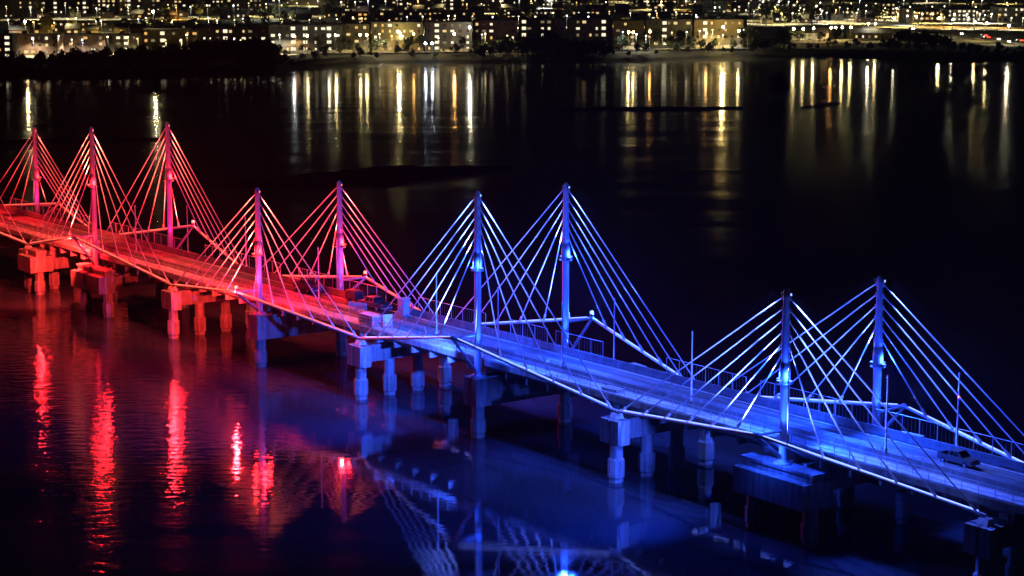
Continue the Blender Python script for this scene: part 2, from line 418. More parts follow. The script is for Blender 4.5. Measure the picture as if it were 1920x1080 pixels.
# extra floods low on the piers, facing the columns and the underside
for k in range(5):
    c = unit_col(k)
    for n, pw, cone, sg in ((k+.5, (42000, 70000, 50000, 70000, 6000)[k], (27, 52, 52, 95, 60)[k], 1), (k-.5, 5000, 60, -1)):
        lamp('pier_flood', 'SPOT', bw(k+.01*sg, -3.7, KZ[k]-.7), pw, PIERC[c], aim=bw(n, (-.6, 3, 1.5, 2, 2)[k], -4.6), cone=cone, blend=.6)
    # added light without a fixture, makes the sheen on the near water
    lamp('water_sheen_fill', 'SPOT', bw(k+.03, -3.9, KZ[k]-.7), (70000, 60000, 9000, 20000, 3000)[k], c, aim=bw(k+.40, -17, -7.5), cone=82, blend=1., rad=1.2)
    lamp('plinth_fill', 'SPOT', bw(k, -2.5, KZ[k]-1.), (13000, 1500, 1200, 6000, 500)[k], c, aim=bw(k, -1.3, -1.), cone=140, blend=.8)  # added fill, stands in for kink light falling on the plinth top
# deck floods hanging on the collars, aimed along the roadway
for k in range(5):
    for side in (0, 1):
        v = 0 if side == 0 else WS; zc = MZ[k]-9.6
        for sx in (-1, 1):
            lamp('deck_flood', 'SPOT', bw(k+sx*.016, v + (.75 if side == 0 else -.75), zc), 34000 if k < 2 else 8500, unit_col(k), aim=bw(k+sx*.27, 6.7, 2), cone=115, blend=.8, rad=.3)
for k, cc, pw in ((0, BLUE, 9000), (1, BLUE, 9000), (2, VIO, 1800), (3, MAG, 1600), (4, MAG, 1600)):
    for side in (0, 1):
        if (k, side) == (3, 0): cc, pw = RED, 4000
        elif k == 3: cc, pw = MAG, 1800
        v = 0 if side == 0 else WS
        lamp('mast_tint_fill', 'SPOT', bw(k-.03, v-1.2, 2.4), pw, cc, aim=bw(k, v, 12), cone=60, blend=.6)  # added fill without a fixture, tints and brightens the mast shafts

# ------------------------------------------------------------------ light poles on the deck
pole = empty('light_pole', (0, 0, 0))
m = MB(); m.lathe([(.16, 0), (.16, .3), (.1, .32), (.07, 7.3), (.09, 7.32), (.09, 7.6), (.02, 7.62)], 0, 0, 8); m.build('shaft', GALV, pole)
m = MB(); m.box(-.22, .22, -.22, .22, -.03, .05); m.build('base_plate', GALV, pole)
poles = [(-.21, 3.05, 'unlit grey light pole beside the near barrier next to the pickup'), (.33, 3.05, 'unlit grey light pole left of the right short near mast'),
         (.76, 3.05, 'unlit grey light pole just left of the far tall blue mast base'), (1.0, 3.05, 'unlit grey light pole just right of the near tall blue mast'),
         (1.25, 3.05, 'unlit grey light pole left of the near tall blue mast'), (1.79, 3.05, 'unlit pale light pole by the red blue change on the near barrier'),
         (2.84, 3.05, 'unlit light pole lit red right of the near tall red mast'),
         (-.23, 12.2, 'unlit dark light pole on the far walkway above the pickup'), (.79, 12.2, 'unlit blue light pole right of the far tall blue mast'),
         (1.98, 12.2, 'unlit violet light pole right of the far short red mast'), (2.42, 10.4, 'unlit pale red light pole left of the far short red mast'),
         (2.84, 12.2, 'unlit light pole between the two red tall masts and the short mast')]
for i, (n, v, lab) in enumerate(poles):
    o = pole if i == 0 else copy_tree(pole)
    o.location = bw(n, v, 2.95 if v in (3.05, 10.4) else 2.17); tag(o, lab, 'light pole', 'unlit light poles along the bridge deck')
    if n == -.23:
        m = MB(); m.ball((0, -.12, 5.2), .13, n=8); m.build('warning_lamp', glow('red_warning_lamp', (1, .12, .08), 3), o)

# ------------------------------------------------------------------ vehicles and site clutter on the deck
PAINT = surf('silver_car_paint', (.16, .16, .165), .3, .3, scale=3, amt=.1)
PAINT_D = surf('dark_car_paint', (.05, .05, .055), .3, .2, scale=3, amt=.2)
GLASS = mat('vehicle_glass'); nodes(GLASS)[2].inputs['Base Color'].default_value = (.01, .012, .015, 1); nodes(GLASS)[2].inputs['Roughness'].default_value = .08
RUB = surf('tyre_rubber', (.02, .02, .02), .9, scale=8)
TAIL = glow('tail_light', (1, .05, .03), .15); HEADL = surf('headlight_glass', (.7, .7, .7), .15, scale=5, amt=.1)
def pickup(paint):
    t = empty('pickup_truck', (0, 0, 0))
    b_ = MB()   # heading +x
    b_.prism_y([(-2.7, .45), (2.75, .45), (2.8, .75), (2.72, 1.0), (1.3, 1.12), (.9, 1.14), (-.9, 1.14), (-.95, .7), (-2.6, .7), (-2.7, .7)], -.93, .93)
    for s in (-1, 1): b_.box(-2.7, -.93, s*.93, s*.82, .68, 1.16)
    b_.box(-2.72, -2.62, -.93, .93, .45, 1.15)
    b_.build('body', paint, t)
    c = MB(); x0, x1 = -.92, .95
    vs = [(x0, -.9, 1.12), (1.3, -.9, 1.12), (1.3, .9, 1.12), (x0, .9, 1.12), (x0+.1, -.74, 1.78), (.55, -.74, 1.78), (.55, .74, 1.78), (x0+.1, .74, 1.78)]
    c.add(vs, [(0,3,2,1),(4,5,6,7),(0,1,5,4),(1,2,6,5),(2,3,7,6),(3,0,4,7)]); c.build('cab', paint, t)
    g = MB()
    for s in (-1, 1):
        for a, bb in ((-.72, -.12), (-.02, .62)):
            g.add([(a, s*.895, 1.2), (bb+.22 if bb > 0 else bb, s*.895, 1.2), (bb, s*.765, 1.7), (a+.06, s*.765, 1.7)], [(0, 1, 2, 3) if s < 0 else (3, 2, 1, 0)])
    g.add([(1.27, -.8, 1.17), (1.27, .8, 1.17), (.60, .7, 1.74), (.60, -.7, 1.74)], [(0, 1, 2, 3)])
    g.add([(x0-.01, .8, 1.2), (x0-.01, -.8, 1.2), (x0+.075, -.7, 1.7), (x0+.075, .7, 1.7)], [(0, 1, 2, 3)])
    g.build('window', GLASS, t)
    for sx in (-1.75, 1.8):
        for s in (-1, 1):
            wl_ = MB(); wl_.tube([(sx, s*.98, .38), (sx, s*.72, .38)], .38, 14); ty = wl_.build('wheel', RUB, t)
            rm = MB(); rm.tube([(sx, s*.995, .38), (sx, s*.9, .38)], .2, 10); rm.build('rim', GALV, ty)
    for s in (-1, 1):
        m = MB(); m.box(2.74, 2.8, s*.85, s*.55, .72, .92); m.build('headlight', HEADL, t)
        m = MB(); m.box(-2.75, -2.7, s*.92, s*.78, .75, 1.05); m.build('tail_light', TAIL, t)
    m = MB(); m.box(2.7, 2.86, -.9, .9, .42, .6); m.box(-2.85, -2.7, -.9, .9, .42, .58); m.build('bumper', GALV, t)
    return t
pk = pickup(PAINT); pk.scale = (.76, .76, .8); pk.location = bw(-.31, 7.6, 2.06); pk.rotation_euler = (0, 0, BD+math.pi)
tag(pk, 'silver crew cab pickup parked on the blue lit roadway at the right', 'pickup truck')
p2 = pickup(PAINT_D); p2.location = bw(1.69, 8.6, 2.06); p2.rotation_euler = (0, 0, BD+.1)
tag(p2, 'dark pickup parked on the roadway near the red blue light change', 'pickup truck')
p3 = copy_tree(p2); p3.location = bw(2.03, 8.8, 2.06); p3.rotation_euler = (0, 0, BD+math.pi-.06)
tag(p3, 'dark pickup parked on the red roadway by the far short mast', 'pickup truck')
# a dark wheeled generator trailer
BOXB = surf('site_box_paint', (.32, .33, .36), .5, scale=2, amt=.25, stain=.3)
PLY = surf('plywood', (.42, .34, .24), .8, scale=2.5, amt=.3)
t = empty('generator_trailer', bw(1.80, 9.1, 2.06), BD)
m = MB(); m.box(-1.2, 1.2, -.7, .7, .55, 1.75); m.box(-1.0, 1.0, -.55, .55, 1.75, 1.85); m.build('cabinet', PAINT_D, t)
m = MB(); m.box(-1.3, 1.3, -.75, .75, .42, .56); m.tube([(1.3, 0, .5), (2.4, 0, .45)], .05, 6); m.build('chassis', DARKM, t)
for s in (-1, 1): m = MB(); m.tube([(0, s*.95, .33), (0, s*.75, .33)], .33, 12); m.build('wheel', RUB, t)
tag(t, 'dark boxy generator trailer between the two dark pickups', 'generator')
# long site box with open lid, tall cabinet and boards
t = empty('tool_chest', bw(1.50, 1.55, 2.17), BD)
m = MB(); m.box(-1.6, 1.6, -.7, .7, .12, 1.3); m.box(-1.5, -1.2, -.6, .6, 0, .13); m.box(1.2, 1.5, -.6, .6, 0, .13); m.build('chest', BOXB, t)
m = MB(); m.box(-1.66, 1.66, -.75, .75, 1.3, 1.42); m.build('lid', CONC_LIGHT, t)
tag(t, 'grey steel tool chest on the near walkway beside the pier', 'tool chest')
t = empty('tall_cabinet', bw(1.57, 9.3, 2.06), BD)
m = MB(); m.box(-.6, .6, -.6, .6, .08, 2.25); m.box(-.66, .66, -.66, .66, 0, .1); m.build('cabin', BOXB, t)
m = MB(); m.prism_y([(-.66, 2.25), (.66, 2.25), (.66, 2.32), (0, 2.46), (-.66, 2.32)], -.66, .66); m.build('roof', CONC_LIGHT, t)
m = MB(); m.box(-.66, -.6, -.42, .42, .2, 2.1); m.build('door', GALV, t)
tag(t, 'tall narrow blue lit site cabinet standing on the roadway', 'cabinet')
def board(n, v, wd, hgt, rz, lab, mt):
    t = empty('board_stand', bw(n, v, 2.1), BD+rz)
    m = MB(); m.box(-wd/2, wd/2, -.03, .03, .35, .35+hgt); m.build('panel', mt, t)
    m = MB()
    for s in (-1, 1): m.tube([(s*wd*.35, .05, 0), (s*wd*.35, .05, .4+hgt)], .04, 6); m.tube([(s*wd*.35, .7, 0), (s*wd*.35, .06, hgt*.8)], .03, 6)
    m.build('frame', GALV, t); tag(t, lab, 'board')
board(1.62, 3.6, 3.4, 1.6, .25, 'wide pale board leaning on a frame by the near barrier', CONC_LIGHT)
board(1.44, 2.2, 1.2, 1.5, 1.2, 'small pale board on a frame left of the near tall blue mast', CONC_LIGHT)
# stacks of sheet material along the walkways
st = empty('sheet_stack', (0, 0, 0))
m = MB()
for i in range(5): m.box(-1.3+rnd.uniform(-.06, .06), 1.25, -.6, .6+rnd.uniform(-.05, .05), .1+i*.05, .145+i*.05)
m.build('sheets', PLY, st); m = MB(); m.box(-1., -.85, -.6, .6, 0, .1); m.box(.85, 1., -.6, .6, 0, .1); m.build('battens', PLY, st)
for i, (n, v, a, lab) in enumerate([(.55, 1.6, .05, 'stack of pale sheets on the near walkway left of the pier cap'), (-.12, 11.7, .1, 'stack of pale sheets on the far walkway right of the short far mast'),
                              (.70, 11.7, -.1, 'stack of pale sheets on the far walkway right of the tall blue mast'), (2.2, 11.6, .2, 'stack of red lit sheets on the far walkway left of the far short mast')]):
    o = st if i == 0 else copy_tree(st)
    o.location = bw(n, v, 2.18); o.rotation_euler = (0, 0, BD+a); tag(o, lab, 'sheet stack', 'sheet stacks on the bridge walkways')

# ------------------------------------------------------------------ THE FAR CITY
def facade(name, c): return surf(name, c, .85, scale=.25, amt=.25, stain=.25)
WALLS = {'olive': facade('olive_render', (.11, .09, .04)), 'brick': facade('dull_brick', (.12, .065, .042)), 'cream': facade('cream_render', (.15, .122, .065)),
         'grey': facade('grey_panel', (.08, .08, .075)), 'dark': facade('dark_panel', (.10, .095, .085)), 'white': facade('white_panel', (.60, .60, .58))}
ROOF = surf('roof_felt', (.035, .035, .037), .95, scale=.3, amt=.4)
WIN = [glow('window_warm', (1, .72, .30), .75), glow('window_white', (1, .88, .60), 1.0), glow('window_amber', (1, .52, .14), .8), glow('window_dim', (1, .78, .40), .17)]
DARKWIN = mat('dark_window'); nodes(DARKWIN)[2].inputs['Base Color'].default_value = (.012, .014, .016, 1); nodes(DARKWIN)[2].inputs['Roughness'].default_value = .15
def win_mesh(m): b_ = MB(); b_.box(-.5, .5, -.5, .5, -.5, .5); return b_.mesh('window', m)
WMESH = [win_mesh(m) for m in WIN] + [win_mesh(DARKWIN)]
n_win = 0
def building(x0, x1, yb, yr, wall, label, lit=.35, depth=12, roof='flat', bands=False, stairs=(), mix=(5, 4, 1, 4), name='apartment_block', cat='apartment block', maxw=95, group=None):
    global n_win
    a = at(x0, yb, GZ); c = at(x1, yb, GZ); cx = (a.x+c.x)/2; y = (a.y+c.y)/2
    px = F_PX/math.hypot(y, CAM_Z-GZ); W = (x1-x0)/px; H = max(3.2, (yb-yr)/px/math.cos(PITCH)*.985)
    t = empty(name, (cx, y, GZ), rnd.uniform(-.03, .03)); tag(t, label, cat, group)
    m = MB(); m.box(-W/2, W/2, 0, depth, -.6, H)
    fl = max(1, round(H/3.1)); fh = H/fl
    if bands:
        for i in range(1, fl+1): m.box(-W/2-.15, W/2+.15, -.28, .2, i*fh-.28, i*fh-.06)
    nb = max(1, int(W/15))
    for i in range(nb+1): xx = -W/2+W*i/nb; m.box(xx-.2, xx+.2, -.18, .1, 0, H-.1)
    m.build('wall', WALLS[wall], t)
    r = MB()
    if roof == 'flat':
        r.box(-W/2-.35, W/2+.35, -.4, depth+.35, H, H+.35)
        for i in range(max(1, int(W/18))): q = rnd.uniform(-W/2+2, W/2-2); r.box(q-1, q+1, depth*.4, depth*.4+2.4, H+.3, H+1.7)
    else:
        r.prism_x([(-.5, H-.05), (depth+.5, H-.05), (depth/2, H+2.6)], -W/2-.5, W/2+.5)
    r.build('roof', ROOF, t)
    ncol = max(1, int((W-1.2)/3.1)); cells = [(i, j) for i in range(ncol) for j in range(fl)]
    rnd.shuffle(cells)
    done = 0
    for f_ in stairs:                                    # lit stair wells, one window per landing
        for j in range(fl):
            o = bpy.data.objects.new('window', WMESH[1]); col.objects.link(o); o.parent = t
            o.location = (-W/2+W*f_, -.05, j*fh+fh*.55); o.scale = (2.1, .2, fh*.48); done += 1; n_win += 1
    for i, j in cells:
        if done >= maxw: break
        xx = -W/2 + (i+.5)*W/ncol
        if any(abs(xx+W/2-W*f_) < 2.2 for f_ in stairs): continue
        on = rnd.random() < lit + .12
        if not on and rnd.random() < .45: continue
        k = rnd.choices(range(4), mix)[0] if on else 4
        o = bpy.data.objects.new('window', WMESH[k]); col.objects.link(o); o.parent = t
        o.location = (xx, -.04, j*fh+fh*.52); o.scale = (rnd.choice((1.0, 1.3, 1.9)), .16, rnd.choice((1.15, 1.35))); done += 1; n_win += 1
    return t

B = building
# front row along the bank
B(-40, 24, 110, 66, 'dark', 'dark block at the far left with a white lit stair column', .12, stairs=(.85,), bands=True, mix=(3, 3, 1, 4))
B(30, 108, 104, 66, 'brick', 'brown block with few lit windows beside the leftmost white stairs', .22)
B(112, 196, 100, 66, 'brick', 'reddish block with an orange lit doorway behind the left trees', .25, mix=(3, 2, 4, 5))
B(200, 260, 98, 66, 'dark', 'narrow dark block with one pair of white windows above the left trees', .18, mix=(1, 6, 0, 3), stairs=(.62,))
B(268, 372, 96, 57, 'olive', 'olive block with an amber glowing stairwell above the left trees', .42, stairs=(.36,), mix=(5, 4, 3, 3))
B(378, 500, 92, 53, 'brick', 'brick block with a row of bluish white lights over the left wood', .22, mix=(4, 4, 1, 5), stairs=(.37,))
B(506, 640, 99, 48, 'grey', 'five storey grey block with several bright white stair columns', .28, stairs=(.33, .50, .83), bands=True, mix=(2, 6, 0, 3))
B(646, 692, 97, 46, 'cream', 'narrow cream block glowing yellow beside the white lamp', .40, mix=(7, 2, 2, 4))
B(698, 792, 97, 43, 'olive', 'olive block behind the bright white lamp in the middle', .30, bands=True)
B(798, 884, 96, 43, 'grey', 'grey block with one white window column behind twin white floodlights', .25, stairs=(.25,), mix=(4, 5, 0, 4))
B(888, 968, 90, 40, 'brick', 'brown block half hidden by the left end of the middle wood', .34)
B(974, 1060, 84, 36, 'dark', 'dark block just above the middle wood with a few white windows', .16, stairs=(.10,), mix=(2, 5, 0, 4))
B(1066, 1148, 84, 36, 'dark', 'dark block right above the right end of the middle wood', .12, stairs=(.8,), mix=(2, 5, 0, 4))
B(1152, 1206, 88, 40, 'olive', 'small olive block above the orange lit quay', .42)
B(1212, 1296, 88, 38, 'grey', 'grey green slab with a white window column right of the orange quay', .26, stairs=(.40,), bands=True)
B(1302, 1392, 88, 38, 'cream', 'cream slab glowing gold beside the strongest golden lamp', .40, stairs=(.22,), mix=(7, 2, 3, 3))
# second row, long low slabs
B(20, 262, 61, 41, 'olive', 'long two storey olive slab with bright paired windows at the left', .42, bands=True, depth=14)
B(300, 500, 56, 46, 'grey', 'long low grey roofed hall in the second row left of the glare', .12, name='low_hall', cat='hall')
B(508, 636, 58, 44, 'grey', 'low hall with a grey roof lit by the strong white glare', .18, name='low_hall', cat='hall')
B(640, 690, 47, 24, 'cream', 'small cream block with a gold lit front above the middle row', .42, mix=(8, 2, 3, 3))
B(694, 892, 40, 22, 'olive', 'long two storey yellow lit slab above the twin floodlights', .48, bands=True, depth=14, mix=(8, 3, 3, 5))
B(950, 1150, 36, 21, 'olive', 'long two storey lit slab above the middle wood', .5, bands=True, depth=14, mix=(6, 5, 3, 3))
B(1212, 1345, 38, 24, 'grey', 'long grey slab with white lit upper strip above the gold block', .4, bands=True, mix=(2, 7, 0, 4))
# third row
B(-20, 62, 34, -6, 'dark', 'dark tall block behind the long olive slab at the far left', .14)
B(70, 168, 27, -14, 'grey', 'tall grey block with scattered white windows behind the olive slab', .2, stairs=(.35, .9), mix=(2, 6, 0, 3))
B(182, 218, 28, -8, 'cream', 'gold lit narrow block behind the right half of the olive slab', .55, mix=(9, 3, 2, 3))
B(224, 318, 30, -10, 'dark', 'dark block with a single white column behind the olive slab end', .16, stairs=(.2,))
B(326, 420, 14, -14, 'olive', 'olive block near the top edge left of the white glare', .4)
B(426, 500, 22, -10, 'cream', 'cream block just left of the white glare', .4)
B(545, 640, 10, -18, 'grey', 'pale block right of the white glare at the top edge', .3)
B(648, 742, 16, -20, 'grey', 'tall block above the gold lit small block', .25, stairs=(.3,))
B(748, 808, 20, -20, 'brick', 'tall brown block behind the yellow slab on its left half', .24)
B(814, 880, 20, -18, 'grey', 'tall grey block behind the yellow slab on its right half', .25, stairs=(.5,))
B(886, 946, 22, -18, 'brick', 'tall brown block between the two long lit slabs', .32)
B(952, 994, 16, -20, 'olive', 'tall olive block with bright side edge behind the right lit slab', .4)
B(1000, 1062, 12, -16, 'white', 'white lit block at the top edge above the middle wood', .5, mix=(1, 8, 0, 2))
B(1070, 1140, 12, -12, 'brick', 'pinkish lit block at the top edge right of the white block', .3)
B(1190, 1290, 14, -8, 'cream', 'broad gold lit block at the top edge above the grey slab', .6, mix=(9, 3, 2, 2))
B(1318, 1362, 26, 2, 'white', 'small white lit block above the gold slab', .5, mix=(1, 8, 0, 2))
B(1404, 1478, 14, -4, 'white', 'low white lit block near the top above the round dark trees', .45, mix=(2, 8, 0, 2))
rh = random.Random(44); adj = ['low', 'small', 'narrow', 'wide', 'squat']
hs = 0
for xa, xb, ya, yb_, n in ((0, 620, 68, 64, 13), (640, 1400, 50, 44, 15), (0, 640, 38, 33, 12), (640, 1400, 27, 22, 14), (0, 1000, 10, 4, 16), (1400, 1640, 46, 38, 5)):
    for i in range(n):
        x = xa+(xb-xa)*(i+rh.uniform(.1, .8))/n; yy = rh.uniform(yb_, ya); wd = rh.uniform(18, 36)
        B(x, x+wd, yy, yy-rh.uniform(8, 13), rh.choice(('olive', 'brick', 'cream', 'grey')), 'low gabled house with a few lit windows among the far blocks', .4, depth=9, roof='gable', mix=(6, 2, 2, 4), name='house', cat='house', group='low gabled houses among the blocks'); hs += 1
# the right: sheds and showrooms behind the highway
B(1484, 1540, 22, 6, 'grey', 'grey shed with bright white doors left of the yellow showroom', .4, name='shed', cat='shed', mix=(1, 8, 0, 2))
B(1546, 1640, 34, 20, 'grey', 'low grey shed with a lit forecourt left of the yellow showroom', .35, name='shed', cat='shed')
B(1652, 1688, 28, 6, 'cream', 'yellow lit showroom with a dark sign band at the right', .65, mix=(9, 2, 3, 1), name='showroom', cat='showroom')
B(1692, 1710, 44, 16, 'white', 'narrow bluish white lit tower beside the yellow showroom', .6, mix=(0, 9, 0, 1), name='showroom', cat='showroom')
B(1714, 1762, 40, 20, 'cream', 'amber lit showroom just right of the narrow white tower', .7, mix=(6, 1, 6, 1), name='showroom', cat='showroom')
B(1776, 1866, 40, 18, 'white', 'long brilliant white lit warehouse near the right edge', .75, mix=(0, 9, 0, 1), name='warehouse', cat='warehouse', depth=20)
B(1870, 1950, 42, 14, 'white', 'tall pale warehouse cut by the right edge', .35, mix=(1, 8, 0, 2), name='warehouse', cat='warehouse', depth=20)
B(1484, 1552, 80, 62, 'white', 'low pale boathouse on the bank right of the dark trees', .3, roof='gable', name='boathouse', cat='boathouse')
B(1588, 1672, 76, 62, 'olive', 'low yellow lit building below the highway left of the right wood', .5, roof='gable', mix=(9, 2, 2, 2), name='boathouse', cat='boathouse')

# streets and the highway
def road(pts, wd, z, label, name='road'):
    m = MB(); P = [at(x, y, GZ) for x, y in pts]
    for a, c in zip(P, P[1:]):
        dr = (c-a).normalized(); s_ = Vector((-dr.y, dr.x, 0))*wd/2
        m.add([(a-s_)[:2]+(z,), (a+s_)[:2]+(z,), (c+s_)[:2]+(z,), (c-s_)[:2]+(z,)], [(0, 3, 2, 1)])
    tag(m.build(name, PAVE), label, 'road', kind='structure')
def v2(v): return tuple(v)
road([(-60, 112), (500, 101), (1150, 93), (1400, 90)], 7, GZ+.03, 'shore street in front of the first row of blocks')
road([(-60, 64), (640, 61), (1400, 47)], 7, GZ+.034, 'street between the first and second row of blocks')
road([(-60, 38), (640, 26), (1400, 19)], 7, GZ+.038, 'street behind the second row of blocks')
road([(1400, 52), (1560, 50), (1700, 56), (1830, 70), (2100, 100)], 16, GZ+.042, 'lit highway sloping down to the right edge', 'highway')
# guard walls of the highway and the quay
QUAY = surf('quay_wall', (.40, .36, .27), .85, scale=.4, amt=.35, stain=.3)
def lowwall(pts, hgt, label, cat='wall', th=.4, name='low_wall', mt=QUAY):
    m = MB(); P = [at(x, y, GZ) for x, y in pts]
    for a, c in zip(P, P[1:]):
        dr = (c-a).normalized(); s_ = Vector((-dr.y, dr.x, 0))*th/2
        q = [a-s_, a+s_, c+s_, c-s_]
        m.add([(p.x, p.y, GZ-.5) for p in q] + [(p.x, p.y, GZ+hgt) for p in q], [(0,1,2,3),(7,6,5,4),(1,0,4,5),(2,1,5,6),(3,2,6,7),(0,3,7,4)])
    tag(m.build(name, mt), label, cat)
lowwall([(540, 101), (660, 99)], 1.6, 'pale quay wall below the five storey grey block')
lowwall([(826, 97), (890, 96)], 1.4, 'bright quay wall right of the twin floodlights')
lowwall([(1168, 92), (1212, 92)], 1.6, 'orange lit quay wall above the middle of the river')
lowwall([(1306, 91), (1390, 89)], 1.5, 'gold lit quay wall below the gold slab')
lowwall([(1484, 80), (1560, 80), (1640, 76)], 1.5, 'pale low wall on the bank below the boathouses')
lowwall([(1560, 54.5), (1700, 60.5), (1830, 75), (2100, 106)], 1.0, 'concrete guard wall along the near edge of the highway')

# street lamps: pole, arm and globe; each globe is a real light
def lamp_mesh(h, r):
    p = MB(); p.tube([(0, 0, -.3), (0, 0, h-.2)], .14, 6, r1=.08); p.tube([(0, 0, h-.3), (0, -1.2, h+.1)], .06, 5)
    g = MB(); g.ball((0, -1.2, h), r, n=8); return p, g
LC = {'y': ((1., .80, .34), 'yellow'), 'w': ((1., .90, .62), 'white'), 'o': ((1., .50, .13), 'orange'), 'b': ((.80, .90, 1.), 'bluish white'), 'g': ((1., .70, .22), 'gold')}
_lm = {}
SPOTL = {}
def down_light(t, c, p, h):
    if (c, p) not in SPOTL:
        l = bpy.data.lights.new('lamp_light', 'SPOT'); l.energy = p; l.color = LC[c][0]; l.spot_size = R(158); l.spot_blend = .5; l.shadow_soft_size = .4; SPOTL[(c, p)] = l
    o = bpy.data.objects.new('lamp_light', SPOTL[(c, p)]); col.objects.link(o); o.parent = t; o.location = (0, -1.2, h-.55)
def street_lamp(x, yb, c, e, label, group=None, h=9., r=.45, name='street_lamp', z=GZ):
    key = (c, e, h, r)
    if key not in _lm:
        p, g = lamp_mesh(h, r); _lm[key] = (p.mesh('pole', DARKM), g.mesh('globe', glow(f'{LC[c][1].replace(" ", "_")}_lamp_globe', LC[c][0], e, e > 20)))
    t = empty(name, at(x, yb, z)); tag(t, label, 'street lamp', group)
    for nm, me in zip(('pole', 'globe'), _lm[key]):
        o = bpy.data.objects.new(nm, me); col.objects.link(o); o.parent = t
    return t
# the bright lamps near the bank whose light runs down the river in long streaks
streaks = [(50, 97, 'y', 1300, 15), (290, 92, 'y', 1500, 19), (551, 101, 'b', 260, 9), (577, 101, 'y', 220, 9), (617, 101, 'w', 160, 9), (630, 100, 'y', 520, 9),
           (676, 99, 'y', 260, 9), (688, 99, 'y', 420, 9), (748, 97, 'y', 2600, 10), (776, 97, 'o', 150, 9), (798, 99.5, 'b', 380, 5), (811, 99.5, 'b', 380, 5), (852, 97, 'o', 600, 9), (881, 96, 'w', 1500, 12),
           (1178, 93, 'y', 520, 9), (1187, 93, 'g', 260, 9), (1218, 92, 'o', 240, 9), (1324, 91, 'o', 240, 8), (1355, 90, 'g', 7500, 11), (1384, 90, 'y', 360, 9),
           (1487, 81, 'y', 420, 8), (1505, 81, 'y', 460, 8), (1524, 80, 'y', 420, 8), (1557, 79, 'o', 480, 8), (1566, 79, 'y', 560, 8), (1578, 78, 'y', 600, 8), (1594, 78, 'y', 480, 8),
           (1627, 74, 'w', 700, 9), (1640, 74, 'y', 360, 9), (1675, 66, 'w', 420, 10), (1716, 62, 'y', 420, 10), (1759, 66, 'y', 900, 10), (1785, 69, 'w', 420, 10), (1826, 74, 'y', 520, 10), (1848, 77, 'y', 460, 10), (1889, 83, 'w', 900, 10)]
for i, (x, yb, c, e, h) in enumerate(streaks):
    t = street_lamp(x, yb+1.2, c, round(e*.27, 1), f'bright {LC[c][1]} lamp on the far bank throwing a long streak on the river', f'bright {LC[c][1]} bank lamps', h, .55)
    down_light(t, c, 3000 if e > 400 else 1800, h)
# the stadium-like white glare at the top
gl = empty('floodlight_mast', at(524, 36, GZ)); tag(gl, 'tall white floodlight mast glaring over the grey hall roofs', 'floodlight')
m = MB(); m.tube([(0, 0, -.3), (0, 0, 15)], .25, 8, r1=.15); m.box(-1.6, 1.6, -.2, .2, 14.6, 14.9); m.build('pole', GALV, gl)
m = MB()
for sx in (-1.1, 0, 1.1): m.ball((sx, -.5, 14.8), .75, n=8)
m.build('globe', glow('glare_globe', (.95, 1, .86), 420, True), gl)
# ordinary street lamps between the blocks
rl = random.Random(21)
spots = []
for x0, x1, ya, yb_, n in ((-10, 640, 104, 99, 20), (640, 960, 98, 95, 12), (1155, 1400, 94, 90, 10), (0, 640, 66, 60, 24), (640, 1400, 60, 46, 22), (0, 640, 38, 30, 20), (640, 1400, 26, 20, 22), (1400, 1640, 46, 42, 12), (1640, 1920, 50, 54, 14), (1400, 1920, 26, 22, 18), (0, 1900, 10, 6, 34), (1380, 1900, 40, 34, 18), (640, 1300, 8, 2, 20)):
    for i in range(n):
        t_ = (i+rl.uniform(.1, .9))/n; spots.append((x0+(x1-x0)*t_, ya+(yb_-ya)*t_+rl.uniform(-2.5, 2.5)))
for x, y in spots:
    c = rl.choices('ywobg', (6, 6, 1, 1, 1))[0]
    hh = rl.choice((7., 8., 9.))
    t = street_lamp(x, y, c, rl.choice((2.5, 5, 9)), f'small {LC[c][1]} street lamp glowing among the far blocks', f'small {LC[c][1]} street lamps in the city', hh, .42)
    down_light(t, c, rl.choice((5500, 10000, 17000)), hh)

for x, y, c, e in ((1788, 43, 'w', 420), (1812, 43, 'w', 480), (1836, 43, 'w', 480), (1858, 43, 'w', 380), (1662, 31, 'y', 300), (1680, 31, 'y', 300), (1700, 47, 'b', 260), (1728, 43, 'g', 380), (1748, 43, 'g', 380), (1500, 25, 'w', 300), (1530, 26, 'w', 300), (1430, 17, 'w', 300), (1460, 17, 'w', 300), (1340, 29, 'b', 300), (1214, 17, 'y', 320), (1240, 17, 'y', 320), (1266, 17, 'y', 320), (1012, 15, 'b', 380), (1030, 15, 'b', 380), (200, 31, 'y', 300), (640, 18, 'w', 300), (596, 12, 'w', 420)):
    t = street_lamp(x, y+.6, c, 14, f'strong {LC[c][1]} lamp added to brighten a facade in the far city', f'strong {LC[c][1]} lamps added before far facades', 6., .5)  # added lamps that brighten the facades behind them
    down_light(t, c, e*60, 6.)
